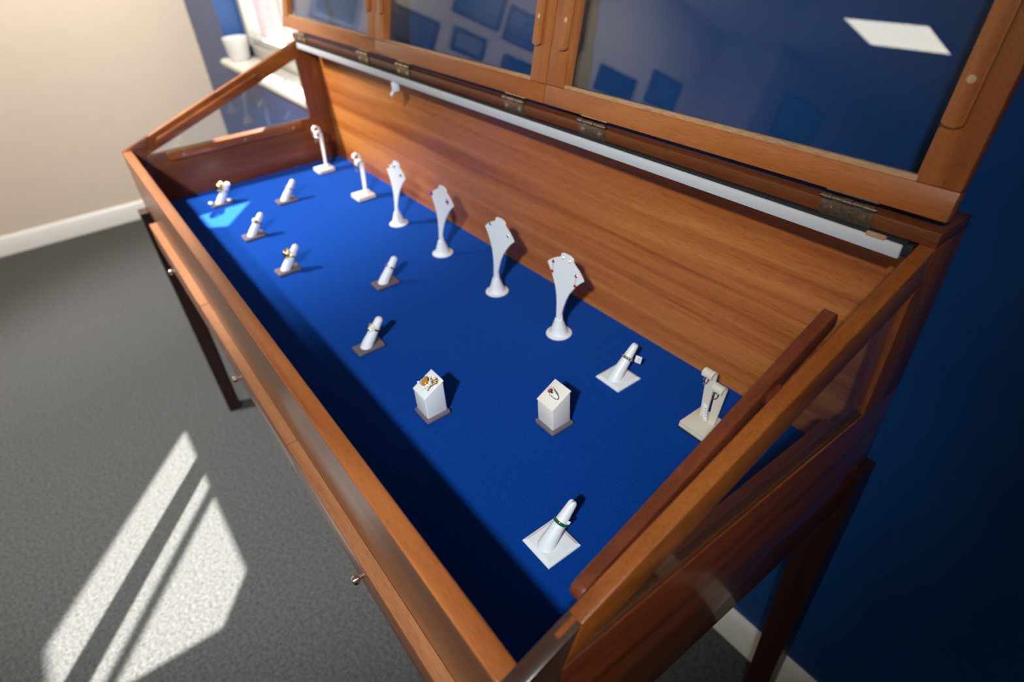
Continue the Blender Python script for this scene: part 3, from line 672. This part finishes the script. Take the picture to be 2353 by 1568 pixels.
fp3 = fan_stand(-.6935, .4765, 'white fan earring stand holding small green earrings')
fp4 = fan_stand(-.5005, .4765, 'white fan earring stand nearest the camera, four earrings on it')
NF = Vector((0, -math.cos(LEAN), math.sin(LEAN)))
def stud(fp, x, s_, label, stone, r, setting, name='stud_earring', n=8, el=1.0, drop=None, petals=False):
    P = fp(x, s_, -.0012); t = thing(name, P, label, 'earring', 'earrings on display')
    MB().gem(P + NF * .0010, NF, r * 1.15, .0018, 10, el).build('setting', setting, t)
    MB().gem(P + NF * .0018, NF, r, r * .9, n, el).build('stone', stone, t)
    MB().tube([P + NF * .001, P - NF * .007], .0005, 6).build('post', setting, t)
    if petals:
        q = MB()
        for k in range(4):
            th = k * math.pi / 2 + .3; q.gem(P + NF * .0014 + Vector((math.cos(th), 0, math.sin(th))) * r * 1.25, NF, r * .55)
        q.build('petals', stone, t)
    if drop:
        Q = P + Vector((0, -.003, -drop)); MB().tube([P + NF * .002, Q], .0004, 6).build('chain', GOLD_R, t)
        MB().gem(Q, NF, r * 1.1, r * 1.3, 10, 1.1).build('drop_stone', stone, t)
        MB().ball(Q + Vector((0, -.0005, .0032)), .0014, 8, 6).build('cap', GOLD_R, t)
    return t
stud(fp4, -.0290, .1330, 'red two stone drop earring at the left edge of the nearest fan stand', RUBY, .0030, GOLD_R, 'drop_earring', drop=.0185)
stud(fp4, .0275, .1290, 'red two stone drop earring at the right edge of the nearest fan stand', RUBY, .0030, GOLD_R, 'drop_earring', drop=.0185)
stud(fp4, -.0090, .1475, 'white stud on the nearest fan stand, beside the left red drop earring', DIAM, .0030, SILVER)
stud(fp4, .0065, .1470, 'white and gold stud on the nearest fan stand, right of its fellow', DIAM, .0032, GOLD)
stud(fp3, -.0270, .1365, 'small green stud at the left edge of its fan stand', EMER, .0028, SILVER)
stud(fp3, .0285, .1315, 'small green stud at the right edge of its fan stand', EMER, .0028, SILVER)
stud(fp2, -.0400, .1300, 'large purple stud overhanging the left edge of its fan stand', AMETH, .0048, GOLD, el=1.25)
stud(fp2, .0235, .1290, 'purple star shaped earring near the right edge of its fan stand', AMETH, .0036, GOLD, petals=True)
stud(fp1, -.0330, .1350, 'brownish gold stud at the left edge of the farthest fan stand', CITR, .0032, GOLD)
stud(fp1, -.0060, .1440, 'blue bar earring near the top of the farthest fan stand', BLUEG, .0034, SILVER, el=1.5)
stud(fp1, .0250, .1300, 'dark smoky stud near the right edge of the farthest fan stand', GREYG, .0034, SILVER)

# hook stands
def hook_stand(cx, cy, w_, hl, hr, m_, lab, bw, tagged=False, rr=.0065):
    t = thing('earring_hook_stand', (cx, cy, 0), lab, 'earring stand', 'earring hook stands')
    MB().box(cx - bw - .001, cx + bw + .001, cy - bw - .001, cy + bw + .001, 0, .0018, .0006).build('base_pad', BLACK, t)
    MB().box(cx - bw, cx + bw, cy - bw, cy + bw, .0018, .0075, .0014).box(cx - bw + .0005, cx + bw - .0005, cy - bw + .0005, cy + bw - .0005, .0075, .0125, .0014).build('base', m_, t)
    tips = []
    for sx, hh, y0 in ((-1, hl, .009), (1, hr, .006)):
        xb = cx + sx * w_ * .50; pts = []
        for k in range(7): f = k / 6; pts.append((xb + sx * .002 * f, cy + y0 + .007 * f, .0118 + (hh - .0118 - rr) * f))
        x_, yc, zc = pts[-1][0], pts[-1][1] - rr, pts[-1][2]
        for k in range(1, 9): th = math.pi * k / 8 * 1.12; pts.append((x_, yc + rr * math.cos(th), zc + rr * math.sin(th)))
        th_ = .0011; rings = []
        for i, p in enumerate(pts):
            p = Vector(p); tg = Vector(pts[min(i + 1, len(pts) - 1)]) - Vector(pts[max(i - 1, 0)]); tg.normalize(); nn = tg.cross(Vector((1, 0, 0))).normalized()
            hw = w_ * (.48 if i > 5 else .30 + .03 * i)
            rings.append([p + Vector((-hw, 0, 0)) + nn * th_, p + Vector((hw, 0, 0)) + nn * th_, p + Vector((hw, 0, 0)) - nn * th_, p + Vector((-hw, 0, 0)) - nn * th_])
        MB().loft(rings).build('hook', m_, t, smooth=45); tips.append(Vector(pts[-1]))
    if tagged:
        price_tag('price_tag', (cx - .0045, cy + .0058, .026), (.95, .1, .0), (-.22, .1, 1), .0062, .028, t)
    return tips
def hoop(P, r, label, metal, stone=None, name='hoop_earring', tilt=.35):
    t = thing(name, P, label, 'earring', 'earrings on display'); c_ = P + Vector((0, -.001, -r * .85)); pts = []
    for k in range(24):
        th = 2 * math.pi * k / 24; pts.append(c_ + Vector((r * .75 * math.cos(th) * math.cos(tilt), r * .75 * math.cos(th) * math.sin(tilt), r * math.sin(th))))
    MB().tube(pts, .0011, 8, True).build('hoop', metal, t)
    if stone: MB().gem(P + Vector((-.001, -.0035, -.001)), (-.3, -1, .2), .0032, n=10).build('stone', stone, t); MB().ball(P + Vector((0, -.001, -.001)), .0026, 10, 6).build('setting', metal, t)
    else: MB().ball(P + Vector((0, -.0005, -.0002)), .0016, 10, 6).build('setting', metal, t)
tp = hook_stand(-.1800, .4805, .0175, .098, .0855, CREAM, 'cream earring hook stand beside the near end panel', .0250, True)
hoop(tp[0], .0060, 'silver hoop earring on the taller cream hook', SILVER, tilt=1.2); hoop(tp[1], .0060, 'silver hoop earring on the shorter cream hook', SILVER, tilt=1.2)
tp = hook_stand(-1.3365, .4870, .0150, .120, .108, CREAM_W, 'ivory earring hook stand next to the farthest fan stand', .0255, rr=.0095)
hoop(tp[0], .0095, 'rose gold hoop on the taller hook next to the farthest fan stand', GOLD_R); hoop(tp[1], .0085, 'pale silver hoop on the shorter hook next to the farthest fan stand', SILVER)
tp = hook_stand(-1.6130, .4885, .0150, .132, .122, CREAM_W, 'ivory earring hook stand in the far back corner', .0250, rr=.0095)
hoop(tp[0], .0085, 'pink stone earring on the taller hook in the far back corner', SILVER, PINK, 'pink_earring'); hoop(tp[1], .0085, 'pink stone earring on the shorter hook in the far back corner', SILVER, PINK, 'pink_earring')
